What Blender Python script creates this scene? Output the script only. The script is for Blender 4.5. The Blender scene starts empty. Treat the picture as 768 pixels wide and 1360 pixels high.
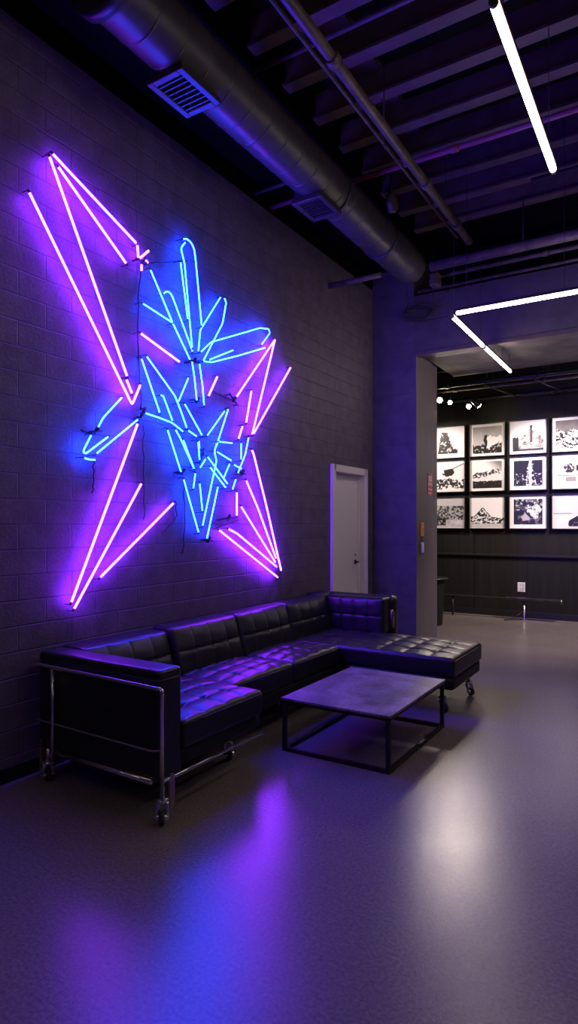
# Lounge with neon wall sculpture. All lengths in metres: the neon wall is the plane x = 0, y runs into the room, z is up.
# brightness of the neon and of the tube lamps, real and added
LAMP, NP, NB, EXPO = 31., 66., 112., 0.
ADDED_LAMPS = [((2.725, -.6, 3.4), (2.725, .7, 3.4)), ((1.1, -1.3, 3.4), (1.1, 0., 3.4)), ((4.9, 1.2, 3.4), (4.9, 2.5, 3.4)), ((4.9, 4.0, 3.4), (4.9, 5.3, 3.4)), ((3.6, 8.9, 3.35), (3.6, 10.1, 3.35))]  # tube lamps added out of view as fill for the room
def SPOTS():
    spot((.20, 9.3, 3.38), (2.4, 3.0, 0), 'bright spotlight close to the column in the back room', 42)
    spot((.34, 9.36, 3.34), (2.9, 4.0, 0), 'second bright spotlight from the column in the back room', 30, .035)
    spot((.55, 9.62, 3.30), (2.5, 2.5, 0), 'small spotlight over the second column of photographs', 55, .04)
    spot((.70, 9.62, 3.30), (1.7, 10.4, 2.2), 'larger of the two spotlights hanging over the photographs', 90, .045)
    spot((-.9, 9.3, 3.36), (.2, 10.4, 2.2), 'added unseen spotlight behind the column in the back room', 230)  # this and the next two: added out of view to light the prints
    spot((2.5, 9.15, 3.30), (1.3, 10.4, 2.2), 'added unseen spotlight beyond the last column of photographs in the back room', 200)
    spot((3.2, 9.15, 3.36), (1.9, 10.4, 2.0), 'farther added unseen spotlight beyond the last column of photographs', 200)
    spot((2.9, 8.7, 3.36), (1.5, 9.2, 0), 'added unseen spotlight of the back room turned down toward the floor', 420, size=1.5)  # added beyond the frame edge to brighten the back room floor
# neon tubes as (y, z) points on the wall
PURPLE = [
  [(2.306,3.450),(3.123,2.328),(3.203,2.485)],
  [(2.440,3.724),(3.070,2.513)],
  [(3.073,2.501),(3.130,2.406)],
  [(2.465,3.757),(3.165,3.471)],
  [(2.500,3.693),(3.062,3.291)],
  [(3.178,3.473),(3.187,3.384)],
  [(3.187,3.370),(3.286,3.467)],
  [(3.205,3.334),(3.205,3.294)],
  [(3.252,3.391),(3.281,3.378)],
  [(3.198,2.851),(3.615,2.734)],
  [(4.065,2.714),(3.945,2.525)],
  [(4.341,2.589),(4.951,3.240),(4.576,2.289)],
  [(5.224,3.034),(4.587,2.298)],
  [(4.549,2.684),(4.467,2.380)],
  [(4.435,2.353),(4.372,2.228)],
  [(4.341,1.772),(4.341,1.561)],
  [(4.550,2.160),(4.581,2.121),(4.790,1.651),(5.040,1.043)],
  [(4.484,1.883),(4.668,1.639),(4.972,1.164)],
  [(4.398,1.652),(4.951,1.129)],
  [(4.204,1.455),(4.341,1.409),(4.964,1.086)],
  [(4.095,1.448),(5.003,0.983)],
  [(3.176,2.204),(2.606,0.998)],
  [(3.205,1.783),(2.620,0.956)],
  [(3.552,1.654),(2.839,1.138)],
]
BLUE = [
  [(3.300,3.336),(3.540,3.007),(3.735,2.777)],
  [(3.210,3.063),(3.523,3.009)],
  [(3.442,3.203),(3.474,3.232),(3.507,3.241),(3.540,3.221),(3.758,2.883),(3.773,2.849)],
  [(3.603,3.493),(3.686,3.076)],
  [(3.678,3.677),(3.627,3.611),(3.669,3.507),(3.758,2.875)],
  [(3.636,3.683),(3.686,3.703),(3.737,3.691),(3.770,3.656),(3.787,3.578),(3.862,3.075)],
  [(4.129,3.392),(3.868,3.048),(3.844,2.868)],
  [(4.141,3.386),(4.169,3.353),(4.120,3.165),(3.868,2.793)],
  [(3.859,2.865),(3.991,2.980),(4.431,3.168),(4.694,3.282),(4.836,3.309),(4.856,3.277),(4.712,3.130)],
  [(3.871,2.797),(3.991,2.814),(4.359,2.953),(4.766,3.118)],
  [(3.975,2.832),(4.306,2.990)],
  [(3.735,2.766),(3.764,2.644),(3.793,2.467)],
  [(3.844,2.775),(3.883,2.609),(3.904,2.445)],
  [(3.235,2.287),(3.368,2.275),(3.518,2.256),(3.644,2.204)],
  [(3.222,2.677),(3.409,2.313)],
  [(3.242,2.695),(3.540,2.461),(3.601,2.367),(3.676,2.234)],
  [(3.715,2.635),(3.594,2.420)],
  [(3.655,2.424),(3.868,2.201)],
  [(3.409,2.444),(3.442,2.450),(3.546,2.272)],
  [(3.684,2.221),(3.796,2.184)],
  [(3.478,2.203),(3.630,1.891)],
  [(3.553,2.213),(3.613,2.145),(3.771,1.927)],
  [(3.663,2.148),(3.782,1.952)],
  [(3.809,2.147),(3.827,1.997)],
  [(3.841,2.154),(3.846,2.100)],
  [(3.908,2.015),(3.846,1.945)],
  [(3.809,1.900),(3.782,1.770)],
  [(3.827,1.819),(3.862,1.596)],
  [(3.657,1.843),(3.836,1.425)],
  [(3.927,2.204),(4.160,2.443)],
  [(4.234,2.473),(4.069,2.129)],
  [(4.046,2.164),(4.011,2.086),(4.040,2.016),(3.862,1.476)],
  [(4.088,2.178),(4.281,2.185)],
  [(4.050,2.092),(4.255,2.032)],
  [(4.255,2.010),(4.166,1.873)],
  [(4.270,2.002),(4.389,1.972)],
  [(3.943,2.043),(4.214,1.832)],
  [(3.962,1.959),(4.176,1.798)],
  [(4.095,1.807),(3.949,1.372)],
  [(4.382,2.199),(4.378,2.050)],
  [(4.517,2.264),(4.467,2.110),(4.356,1.931)],
  [(4.316,1.882),(4.265,1.783)],
  [(3.042,2.370),(2.873,2.203),(2.807,2.095)],
  [(2.751,2.073),(2.691,1.972),(2.687,1.953),(2.707,1.947),(2.893,2.078)],
  [(3.179,2.234),(2.804,1.954)],
  [(2.693,1.920),(2.739,1.912),(2.794,1.914)],
]
CABLES = [
  [(3.270,2.207),(3.278,1.800),(3.285,1.527)],
  [(3.248,3.369),(3.218,2.982),(3.233,2.554),(3.255,2.314)],
  [(2.819,1.918),(2.825,1.799),(2.813,1.699)],
  [(3.612,1.674),(3.629,1.558),(3.570,1.500),(3.472,1.427)],
  [(3.707,1.824),(3.724,1.530),(3.698,1.265)],
  [(3.760,3.573),(3.346,3.404),(3.270,3.404)],
  [(4.069,2.595),(4.242,2.574),(4.359,2.575)],
  [(2.794,2.094),(2.745,2.098),(2.721,2.105)],
  [(4.436,1.533),(4.242,1.487),(4.119,1.462)],
]
BRACKETS = [
  (3.237,3.374,0.14,0.1),
  (4.315,2.564,0.16,-0.6),
  (3.661,1.896,0.12,0.1),
  (4.241,1.545,0.3,0.12),
  (3.830,2.477,0.1,0),
  (3.970,1.365,0.1,0),
  (3.237,2.292,0.1,1.0),
  (4.436,1.943,0.1,-0.2),
  (3.793,2.780,0.16,0.3),
  (2.815,2.104,0.1,0.2),
  (3.885,2.038,0.14,1.2),
]
import bpy, math, random
from mathutils import Vector, noise
random.seed(7)
PI = math.pi
S = bpy.context.scene
COL = S.collection

# ------------------------------------------------------------------ materials
def mat(name, color=(.5, .5, .5), rough=.5, metal=0., spec=.5, emit=None, strength=0., coat=0.):
    m = bpy.data.materials.new(name); m.use_nodes = True
    b = m.node_tree.nodes['Principled BSDF']
    b.inputs['Base Color'].default_value = (*color, 1)
    b.inputs['Roughness'].default_value = rough
    b.inputs['Metallic'].default_value = metal
    b.inputs['Specular IOR Level'].default_value = spec
    b.inputs['Coat Weight'].default_value = coat
    if emit:
        b.inputs['Emission Color'].default_value = (*emit, 1)
        b.inputs['Emission Strength'].default_value = strength
    return m

def nd(m, t, **k):
    n = m.node_tree.nodes.new(t)
    for a, v in k.items():
        if a in n.inputs.keys(): n.inputs[a].default_value = v
        else: setattr(n, a, v)
    return n

def lk(m, a, b): m.node_tree.links.new(a, b)

def noisy(m, c1, c2, scale=4., r1=None, r2=None, bump=0., bscale=40., detail=5., stretch=(1, 1, 1), lo=.35, hi=.65, bdist=.01):
    """noise-driven colour, roughness and bump in object space"""
    b = m.node_tree.nodes['Principled BSDF']
    tc = nd(m, 'ShaderNodeTexCoord'); mp = nd(m, 'ShaderNodeMapping'); mp.inputs['Scale'].default_value = stretch
    lk(m, tc.outputs['Object'], mp.inputs['Vector'])
    n = nd(m, 'ShaderNodeTexNoise', Scale=scale, Detail=detail); lk(m, mp.outputs[0], n.inputs['Vector'])
    r = nd(m, 'ShaderNodeValToRGB'); r.color_ramp.elements[0].position = lo; r.color_ramp.elements[1].position = hi
    r.color_ramp.elements[0].color = (*c1, 1); r.color_ramp.elements[1].color = (*c2, 1)
    lk(m, n.outputs['Fac'], r.inputs['Fac']); lk(m, r.outputs['Color'], b.inputs['Base Color'])
    if r1 is not None:
        mr = nd(m, 'ShaderNodeMapRange'); mr.inputs['From Min'].default_value = .1; mr.inputs['From Max'].default_value = .9
        mr.inputs['To Min'].default_value = r1; mr.inputs['To Max'].default_value = r2
        n3 = nd(m, 'ShaderNodeTexNoise', Scale=scale * 2.3, Detail=6.); lk(m, mp.outputs[0], n3.inputs['Vector'])
        lk(m, n3.outputs['Fac'], mr.inputs['Value']); lk(m, mr.outputs[0], b.inputs['Roughness'])
    if bump:
        n2 = nd(m, 'ShaderNodeTexNoise', Scale=bscale, Detail=4.); lk(m, mp.outputs[0], n2.inputs['Vector'])
        bp = nd(m, 'ShaderNodeBump', Strength=bump, Distance=bdist)
        lk(m, n2.outputs['Fac'], bp.inputs['Height']); lk(m, bp.outputs['Normal'], b.inputs['Normal'])
    return m

def block_mat(name, axis, c1, c2, mortar, bw=.4, bh=.2, rough=.55, msize=.006, depth=.006):
    """painted block wall: brick pattern on the wall's own plane (axis 'x': plane y-z, axis 'y': plane x-z)"""
    m = mat(name, c1, rough)
    b = m.node_tree.nodes['Principled BSDF']
    g = nd(m, 'ShaderNodeNewGeometry'); sp = nd(m, 'ShaderNodeSeparateXYZ'); cb = nd(m, 'ShaderNodeCombineXYZ')
    lk(m, g.outputs['Position'], sp.inputs[0])
    lk(m, sp.outputs['Y' if axis == 'x' else 'X'], cb.inputs[0]); lk(m, sp.outputs['Z'], cb.inputs[1])
    wob = nd(m, 'ShaderNodeTexNoise', Scale=3., Detail=3.); lk(m, g.outputs['Position'], wob.inputs['Vector'])
    sc = nd(m, 'ShaderNodeVectorMath', operation='SCALE'); sc.inputs['Scale'].default_value = .012
    lk(m, wob.outputs['Color'], sc.inputs[0])
    ad = nd(m, 'ShaderNodeVectorMath', operation='ADD'); lk(m, cb.outputs[0], ad.inputs[0]); lk(m, sc.outputs[0], ad.inputs[1])
    br = nd(m, 'ShaderNodeTexBrick'); br.offset = .5
    br.inputs['Scale'].default_value = 1.; br.inputs['Brick Width'].default_value = bw; br.inputs['Row Height'].default_value = bh
    br.inputs['Mortar Size'].default_value = msize; br.inputs['Mortar Smooth'].default_value = .6
    br.inputs['Color1'].default_value = (*c1, 1); br.inputs['Color2'].default_value = (*c2, 1); br.inputs['Mortar'].default_value = (*mortar, 1)
    lk(m, ad.outputs[0], br.inputs['Vector'])
    n = nd(m, 'ShaderNodeTexNoise', Scale=7., Detail=8.); lk(m, g.outputs['Position'], n.inputs['Vector'])
    mx = nd(m, 'ShaderNodeMix', data_type='RGBA', blend_type='MULTIPLY'); mx.inputs['Factor'].default_value = .55
    lk(m, br.outputs['Color'], mx.inputs[6])
    rr = nd(m, 'ShaderNodeValToRGB'); rr.color_ramp.elements[0].position = .3; rr.color_ramp.elements[1].position = .7
    rr.color_ramp.elements[0].color = (.45, .45, .45, 1); rr.color_ramp.elements[1].color = (1.2, 1.2, 1.2, 1)
    lk(m, n.outputs['Fac'], rr.inputs['Fac']); lk(m, rr.outputs['Color'], mx.inputs[7]); lk(m, mx.outputs[2], b.inputs['Base Color'])
    n2 = nd(m, 'ShaderNodeTexNoise', Scale=45., Detail=6.); lk(m, g.outputs['Position'], n2.inputs['Vector'])
    b1 = nd(m, 'ShaderNodeBump', Strength=.45, Distance=.006); lk(m, n2.outputs['Fac'], b1.inputs['Height'])
    b2 = nd(m, 'ShaderNodeBump', Strength=.8, Distance=depth, invert=True); lk(m, br.outputs['Fac'], b2.inputs['Height'])
    lk(m, b1.outputs['Normal'], b2.inputs['Normal']); lk(m, b2.outputs['Normal'], b.inputs['Normal'])
    return m

WALL = (.142, .110, .175)
M = {}
M['wall'] = block_mat('painted_block_wall', 'x', WALL, (.132, .102, .164), (.092, .071, .116), bw=.38, bh=.15, msize=.005, depth=.005)
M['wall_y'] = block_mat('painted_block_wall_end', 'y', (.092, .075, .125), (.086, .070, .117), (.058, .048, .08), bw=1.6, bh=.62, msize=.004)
M['beam'] = block_mat('painted_beam', 'y', (.075, .060, .092), (.070, .056, .085), (.035, .03, .043), bw=30., bh=.36, msize=.005, rough=.5)
M['column'] = noisy(mat('painted_column', WALL, .5), (.090, .074, .098), (.118, .098, .126), 3., stretch=(8, 8, .6), bump=.15, bscale=20)
M['black'] = mat('matte_black', (.003, .003, .004), .9, spec=.05)
M['ceil'] = noisy(mat('black_ceiling', (.01, .01, .012), .8, spec=.15), (.003, .003, .004), (.007, .006, .008), 3.)
M['joist'] = noisy(mat('painted_joist', (.08, .06, .07), .55), (.070, .038, .052), (.11, .066, .080), 6., bump=.2)
M['pipe'] = noisy(mat('dark_pipe', (.1, .08, .08), .45), (.055, .040, .040), (.12, .085, .070), 12., bump=.15)
M['pinkpipe'] = mat('reddish_pipe', (.30, .07, .12), .4)
M['duct'] = noisy(mat('grey_duct', (.1, .09, .1), .38), (.038, .034, .040), (.050, .046, .052), 5., .32, .45, bump=.1, bscale=9)
M['darkmetal'] = mat('dark_metal', (.03, .03, .035), .4, .6)
M['slat'] = mat('vent_slat', (.045, .042, .05), .4, .3)
M['backwall'] = noisy(mat('black_panel_wall', (.016, .014, .016), .55, spec=.25), (.009, .0075, .008), (.014, .012, .0125), 2., stretch=(10, 1, .5), bump=.1)
M['slab'] = noisy(mat('grey_slab', (.2, .18, .18), .8), (.11, .098, .098), (.19, .17, .165), 4., bump=.35, bscale=14)
M['floor'] = noisy(mat('polished_concrete', (.2, .18, .17), .3), (.175, .145, .148), (.235, .198, .198), 1.3, .20, .262, bump=.30, bscale=130, detail=5, lo=.1, hi=.9, bdist=.002)
M['leather'] = noisy(mat('black_leather', (.012, .012, .015), .36, spec=.6), (.010, .010, .013), (.018, .017, .021), 30., .32, .44, bump=.22, bscale=120, bdist=.002)
M['leather_flat'] = noisy(mat('black_leather_panel', (.008, .008, .01), .5, spec=.4), (.007, .007, .009), (.012, .012, .014), 30., bump=.2, bscale=120, bdist=.002)
M['seam'] = mat('seam_piping', (.03, .028, .034), .4)
M['chrome'] = mat('chrome', (.80, .78, .80), .2, 1.)
M['brass'] = mat('aged_metal', (.55, .42, .33), .3, 1.)
M['rubber'] = mat('rubber', (.02, .02, .02), .6)
M['top'] = noisy(mat('patina_table_top', (.1, .09, .09), .4), (.10, .082, .088), (.30, .25, .26), 5., .28, .48, bump=.25, bscale=30, detail=10)
M['steel'] = noisy(mat('black_steel', (.02, .018, .018), .45, .4), (.018, .015, .015), (.04, .032, .03), 15., bump=.1)
M['door'] = mat('white_door', (.80, .76, .80), .5)
M['doorframe'] = mat('white_door_frame', (.86, .80, .86), .45)
M['lamp'] = mat('warm_tube', (.9, .9, .85), .5, emit=(1., .81, .70), strength=LAMP)
M['spotglass'] = mat('spot_glass', (.9, .9, .85), .4, emit=(1., .84, .56), strength=120.)
M['housing'] = mat('lamp_housing', (.05, .045, .04), .5, .3)
M['purple'] = mat('purple_neon', (.5, .3, .5), .3, emit=(.23, .018, 1.), strength=NP)
M['blue'] = mat('blue_neon', (.3, .4, .5), .3, emit=(.004, .046, 1.), strength=NB)
M['cable'] = mat('black_cable', (.012, .012, .014), .5)
M['white'] = mat('white_plastic', (.72, .66, .70), .4)
M['mat_board'] = mat('white_mat_board', (.86, .82, .84), .7)
M['frame'] = mat('black_frame', (.012, .011, .012), .35)
M['red'] = mat('red_sign', (.62, .03, .05), .4)
M['signwhite'] = mat('sign_white', (.75, .68, .74), .5)
M['signblue'] = mat('sign_blue', (.05, .07, .2), .5)
M['yellow'] = mat('yellow_tag', (.85, .42, .10), .5)
M['brown'] = mat('brown_mark', (.25, .08, .03), .5)
def speckle(m, scale, lo, hi):
    """fine grain multiplied into the base colour"""
    b = m.node_tree.nodes['Principled BSDF']; src = b.inputs['Base Color'].links[0].from_socket
    g = nd(m, 'ShaderNodeNewGeometry'); n = nd(m, 'ShaderNodeTexNoise', Scale=scale, Detail=3.); lk(m, g.outputs['Position'], n.inputs['Vector'])
    mr = nd(m, 'ShaderNodeMapRange'); mr.inputs['From Min'].default_value = .3; mr.inputs['From Max'].default_value = .7
    mr.inputs['To Min'].default_value = lo; mr.inputs['To Max'].default_value = hi; lk(m, n.outputs['Fac'], mr.inputs['Value'])
    mx = nd(m, 'ShaderNodeVectorMath', operation='SCALE'); lk(m, src, mx.inputs[0]); lk(m, mr.outputs[0], mx.inputs['Scale'])
    lk(m, mx.outputs[0], b.inputs['Base Color'])
speckle(M['floor'], 70., .72, 1.22); speckle(M['wall'], 60., .8, 1.18); speckle(M['top'], 40., .7, 1.25)
ART = mat('monochrome_print', (.5, .5, .5), .35)
_a = nd(ART, 'ShaderNodeAttribute', attribute_name='ink')
lk(ART, _a.outputs['Color'], ART.node_tree.nodes['Principled BSDF'].inputs['Base Color'])

# ------------------------------------------------------------------ builders
WL = {}
def place(o, parent, loc):
    loc = Vector(loc)
    if parent is not None:
        o.parent = parent; o.location = loc - WL[parent.name]
    else: o.location = loc
    WL[o.name] = loc

def tag(o, label=None, cat=None, group=None, kind=None):
    if label: o['label'] = label
    if cat: o['category'] = cat
    if group: o['group'] = group
    if kind: o['kind'] = kind
    return o

def empty(name, loc, label, cat, group=None):
    o = bpy.data.objects.new(name, None); COL.objects.link(o); o.empty_display_size = .1
    place(o, None, loc); return tag(o, label, cat, group)

class MB:
    """collects shapes in world metres; build() links them as one mesh object whose origin is its parent's origin"""
    def __init__(s): s.v = []; s.f = []; s.sm = []
    def add(s, vs, fs, smooth=False, xf=None):
        b = len(s.v)
        for p in vs:
            p = Vector(p); s.v.append(xf(p) if xf else p)
        for f in fs: s.f.append([b + i for i in f]); s.sm.append(smooth)
        return s
    def box(s, x0, x1, y0, y1, z0, z1, c=0.):
        """box, its edges chamfered by c"""
        x0, x1 = min(x0, x1), max(x0, x1); y0, y1 = min(y0, y1), max(y0, y1); z0, z1 = min(z0, z1), max(z0, z1)
        if c <= 0:
            vs = [(x, y, z) for x in (x0, x1) for y in (y0, y1) for z in (z0, z1)]
            return s.add(vs, [(0, 1, 3, 2), (4, 6, 7, 5), (0, 4, 5, 1), (2, 3, 7, 6), (0, 2, 6, 4), (1, 5, 7, 3)])
        import bmesh
        bm = bmesh.new(); bmesh.ops.create_cube(bm, size=1)
        for v in bm.verts: v.co = Vector(((x0 + x1) / 2 + v.co.x * (x1 - x0), (y0 + y1) / 2 + v.co.y * (y1 - y0), (z0 + z1) / 2 + v.co.z * (z1 - z0)))
        bmesh.ops.bevel(bm, geom=bm.edges[:], offset=c, segments=2, profile=.5, affect='EDGES')
        bm.verts.index_update()
        s.add([v.co.copy() for v in bm.verts], [[v.index for v in f.verts] for f in bm.faces]); bm.free(); return s
    def tube(s, pts, r, n=10, cap=True, closed=False):
        pts = [Vector(p) for p in pts]; N = len(pts); rings = []
        def d(i):
            if closed: return (pts[(i + 1) % N] - pts[i - 1]).normalized()
            if i == 0: return (pts[1] - pts[0]).normalized()
            if i == N - 1: return (pts[-1] - pts[-2]).normalized()
            a = (pts[i] - pts[i - 1]).normalized(); b = (pts[i + 1] - pts[i]).normalized()
            q = a + b; return q.normalized() if q.length > 1e-4 else a
        t = d(0); up = Vector((0, 0, 1)) if abs(t.z) < .9 else Vector((1, 0, 0))
        nrm = t.cross(up).normalized(); vs = []
        for i in range(N):
            t2 = d(i); nrm = (nrm - t2 * nrm.dot(t2)).normalized(); bi = t2.cross(nrm)
            rr = r[i] if isinstance(r, (list, tuple)) else r
            if 0 < i < N - 1 and not isinstance(r, (list, tuple)):
                a = (pts[i] - pts[i - 1]).normalized(); cs = max(.6, a.dot(t2)); rr = rr / cs if cs < .999 else rr
            for k in range(n):
                an = 2 * PI * k / n; vs.append(pts[i] + (nrm * math.cos(an) + bi * math.sin(an)) * rr)
        fs = []
        for i in range(N if closed else N - 1):
            j = (i + 1) % N
            for k in range(n): fs.append((i * n + k, i * n + (k + 1) % n, j * n + (k + 1) % n, j * n + k))
        s.add(vs, fs, True)
        if cap and not closed:
            b = len(s.v) - len(vs)
            s.f.append([b + k for k in range(n)][::-1]); s.sm.append(False)
            s.f.append([b + (N - 1) * n + k for k in range(n)]); s.sm.append(False)
        return s
    def lathe(s, prof, c, axis='z', n=32, cap=True):
        """prof: (radius, height) pairs about an axis through c"""
        c = Vector(c); vs = []
        for r, h in prof:
            for k in range(n):
                a = 2 * PI * k / n; u, w = r * math.cos(a), r * math.sin(a)
                vs.append(c + Vector({'z': (u, w, h), 'y': (w, h, u), 'x': (h, u, w)}[axis]))
        fs = [(i * n + k, i * n + (k + 1) % n, (i + 1) * n + (k + 1) % n, (i + 1) * n + k) for i in range(len(prof) - 1) for k in range(n)]
        if cap: fs += [[k for k in range(n)][::-1], [(len(prof) - 1) * n + k for k in range(n)]]
        return s.add(vs, fs, True)
    def puff(s, size, r, n, disp=None, xf=None):
        """rounded upholstered block standing on z=0, x,y from 0; disp(u,v) lifts its top face"""
        sx, sy, sz = size; nx, ny, nz = n; idx = {}; vs = []
        def P(i, j, k):
            if (i, j, k) in idx: return idx[i, j, k]
            p = Vector((sx * i / nx, sy * j / ny, sz * k / nz))
            q = Vector((min(max(p.x, r), sx - r), min(max(p.y, r), sy - r), min(max(p.z, r), sz - r)))
            d = p - q
            if d.length > 1e-9: p = q + d.normalized() * r
            if disp and k == nz: p.z += disp(i / nx, j / ny)
            elif disp: p.z += disp(i / nx, j / ny) * (k / nz) ** 3 if (i in (0, nx) or j in (0, ny)) else 0
            idx[i, j, k] = len(vs); vs.append(p); return idx[i, j, k]
        fs = []
        for i in range(nx):
            for j in range(ny):
                fs.append((P(i, j, nz), P(i + 1, j, nz), P(i + 1, j + 1, nz), P(i, j + 1, nz)))
                fs.append((P(i, j, 0), P(i, j + 1, 0), P(i + 1, j + 1, 0), P(i + 1, j, 0)))
            for k in range(nz):
                fs.append((P(i, 0, k), P(i + 1, 0, k), P(i + 1, 0, k + 1), P(i, 0, k + 1)))
                fs.append((P(i, ny, k), P(i, ny, k + 1), P(i + 1, ny, k + 1), P(i + 1, ny, k)))
        for j in range(ny):
            for k in range(nz):
                fs.append((P(0, j, k), P(0, j, k + 1), P(0, j + 1, k + 1), P(0, j + 1, k)))
                fs.append((P(nx, j, k), P(nx, j + 1, k), P(nx, j + 1, k + 1), P(nx, j, k + 1)))
        return s.add(vs, fs, True, xf)
    def build(s, name, m, parent=None, loc=None):
        me = bpy.data.meshes.new(name)
        if loc is None: loc = WL[parent.name] if parent is not None else Vector((0, 0, 0))
        loc = Vector(loc)
        me.from_pydata([tuple(p - loc) for p in s.v], [], s.f)
        me.polygons.foreach_set('use_smooth', s.sm); me.materials.append(m)
        me.update(); me.validate()
        import bmesh
        bm = bmesh.new(); bm.from_mesh(me); bmesh.ops.recalc_face_normals(bm, faces=bm.faces[:]); bm.to_mesh(me); bm.free()
        o = bpy.data.objects.new(name, me); COL.objects.link(o); place(o, parent, loc)
        return o

def bx(name, m, x0, x1, y0, y1, z0, z1, parent=None, c=0., loc=None):
    return MB().box(x0, x1, y0, y1, z0, z1, c).build(name, m, parent, loc)
def struct(o): o['kind'] = 'structure'; return o
def copy_tree(o, parent=None):
    c = o.copy(); COL.objects.link(c); c.parent = parent
    for ch in [q for q in S.objects if q.parent == o]: copy_tree(ch, c)
    return c
def arc(p0, p1, p2, r, n=6):
    """round the corner p1 of the path p0-p1-p2"""
    p0, p1, p2 = Vector(p0), Vector(p1), Vector(p2)
    a = p1 + (p0 - p1).normalized() * r; b = p1 + (p2 - p1).normalized() * r
    return [a.lerp(p1, t).lerp(p1.lerp(b, t), t) for t in [i / n for i in range(n + 1)]]
# ------------------------------------------------------------------ camera
cam = bpy.data.cameras.new('camera'); co = bpy.data.objects.new('camera', cam); COL.objects.link(co)
co.location = (3.3, 0, 1.5); co.rotation_euler = (PI / 2, 0, math.radians(32))
cam.sensor_fit = 'AUTO'; cam.sensor_width = 36; cam.lens = 36 * 830 / 1360; cam.shift_y = 15 / 1360
cam.clip_start = .05; S.camera = co

# ------------------------------------------------------------------ the room
struct(bx('floor', M['floor'], -2.6, 6.6, -3.1, 10.5, -.1, 0))
w = MB()
w.box(-.2, 0, -3, 6.19, 0, 4.45).box(-.2, 0, 6.19, 7.05, 2.13, 4.45).box(-.2, 0, 7.05, 7.28, 0, 4.45)
struct(w.build('wall_left', M['wall']))
struct(bx('wall_left_upper', M['ceil'], -.2, -.04, -3, 8.05, 4.45, 5.0))
struct(bx('wall_right', M['wall'], 6.5, 6.7, -3, 10.5, 0, 5.0))
struct(bx('wall_rear', M['wall_y'], -.2, 6.7, -3.2, -3, 0, 5.0))
struct(bx('wall_far', M['backwall'], -2.6, 6.6, 10.4, 10.5, 0, 4.4))
struct(bx('wall_behind_column', M['backwall'], -2.6, 0, 7.9, 8.05, 0, 4.4))
struct(bx('wall_end', M['backwall'], -2.7, -2.6, 7.9, 10.5, 0, 4.4))
col = MB().box(0, .58, 7.28, 8.05, 0, 3.56)
o = struct(col.build('column', M['column']))
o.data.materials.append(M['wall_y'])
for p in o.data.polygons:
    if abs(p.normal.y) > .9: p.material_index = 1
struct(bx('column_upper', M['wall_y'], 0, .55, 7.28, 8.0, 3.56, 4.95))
struct(bx('beam', M['beam'], .55, 6.5, 7.28, 7.55, 3.56, 4.27))
struct(bx('beam_flange', M['joist'], .58, 6.5, 7.262, 7.37, 3.535, 3.56))
struct(bx('ceiling_slab', M['slab'], .56, 6.5, 7.55, 8.85, 3.60, 3.8))
struct(bx('ceiling_back', M['ceil'], -2.6, 6.6, 8.05, 10.5, 4.35, 4.45))
struct(bx('ceiling', M['ceil'], -.2, 6.7, -3.2, 8.05, 4.95, 5.05))
struct(bx('ceiling_soffit', M['black'], -.04, .78, -3, 7.28, 4.64, 4.7))
struct(bx('wall_above_beam', M['ceil'], .55, 6.5, 7.9, 8.05, 3.8, 4.95))
for x in (1.4, 3.15, 5.0): struct(bx('ceiling_deck_strip', M['joist'], x - .36, x, -2.9, 6.7, 4.90, 4.95))
# black panelling on the far wall: seams, rail, base
t = MB(); t.box(-2.6, 6.5, 10.365, 10.4, .965, 1.0, .004); struct(t.build('trim_1', M['frame']))
for i, x in enumerate((-.3, .42, 2.6, 4.4)): struct(bx('trim_%d' % (i + 2), M['frame'], x, x + .012, 10.392, 10.4, .1, 3.4))
struct(bx('baseboard_far', M['frame'], -2.6, 6.5, 10.375, 10.4, 0, .10, c=.003))
struct(bx('baseboard_left', M['frame'], 0, .015, -3, 6.12, 0, .09, c=.003))

# ceiling joists: channel beams running across the room
for i in range(20):
    y = 6.52 - .44 * i
    if y < -2.5: break
    j = MB()
    j.add([(.85, y - .05, 4.68), (.85, y + .05, 4.68), (.85, y + .05, 4.70), (.85, y + .008, 4.70), (.85, y + .008, 4.90), (.85, y - .008, 4.90), (.85, y - .008, 4.70), (.85, y - .05, 4.70),
           (6.5, y - .05, 4.68), (6.5, y + .05, 4.68), (6.5, y + .05, 4.70), (6.5, y + .008, 4.70), (6.5, y + .008, 4.90), (6.5, y - .008, 4.90), (6.5, y - .008, 4.70), (6.5, y - .05, 4.70)],
          [tuple(range(8))[::-1], tuple(range(8, 16))] + [(k, (k + 1) % 8, 8 + (k + 1) % 8, 8 + k) for k in range(8)])
    struct(j.build('ceiling_joist', M['joist']))

# door in the left wall
d = empty('door_1', (0, 6.62, 0), None, None); d['kind'] = 'structure'
f = MB(); f.box(-.10, .03, 6.15, 6.235, 0, 2.165, .004).box(-.10, .03, 6.995, 7.08, 0, 2.165, .004).box(-.10, .03, 6.2, 7.03, 2.085, 2.165, .004)
f.build('door_frame', M['doorframe'], d)
f = MB(); f.box(-.09, -.045, 6.235, 6.262, 0, 2.085).box(-.09, -.045, 6.968, 6.995, 0, 2.085).box(-.09, -.045, 6.262, 6.968, 2.06, 2.085)
f.build('door_stop', M['doorframe'], d)
lf = bx('door_leaf', M['door'], -.10, -.06, 6.262, 6.968, .01, 2.06, d, c=.003)
h = MB(); h.lathe([(.027, -.06), (.027, -.048), (.012, -.046), (.010, -.01)], (0, 6.90, 1.03), 'x', 16)
h.tube([(-.012, 6.90, 1.03), (-.008, 6.87, 1.03), (-.010, 6.79, 1.028)], .009, 8); h.build('door_handle', M['frame'], lf)
h = MB(); h.lathe([(.022, -.06), (.022, -.05), (.014, -.046)], (0, 6.90, 1.12), 'x', 16); h.build('door_lock', M['chrome'], lf)

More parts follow.
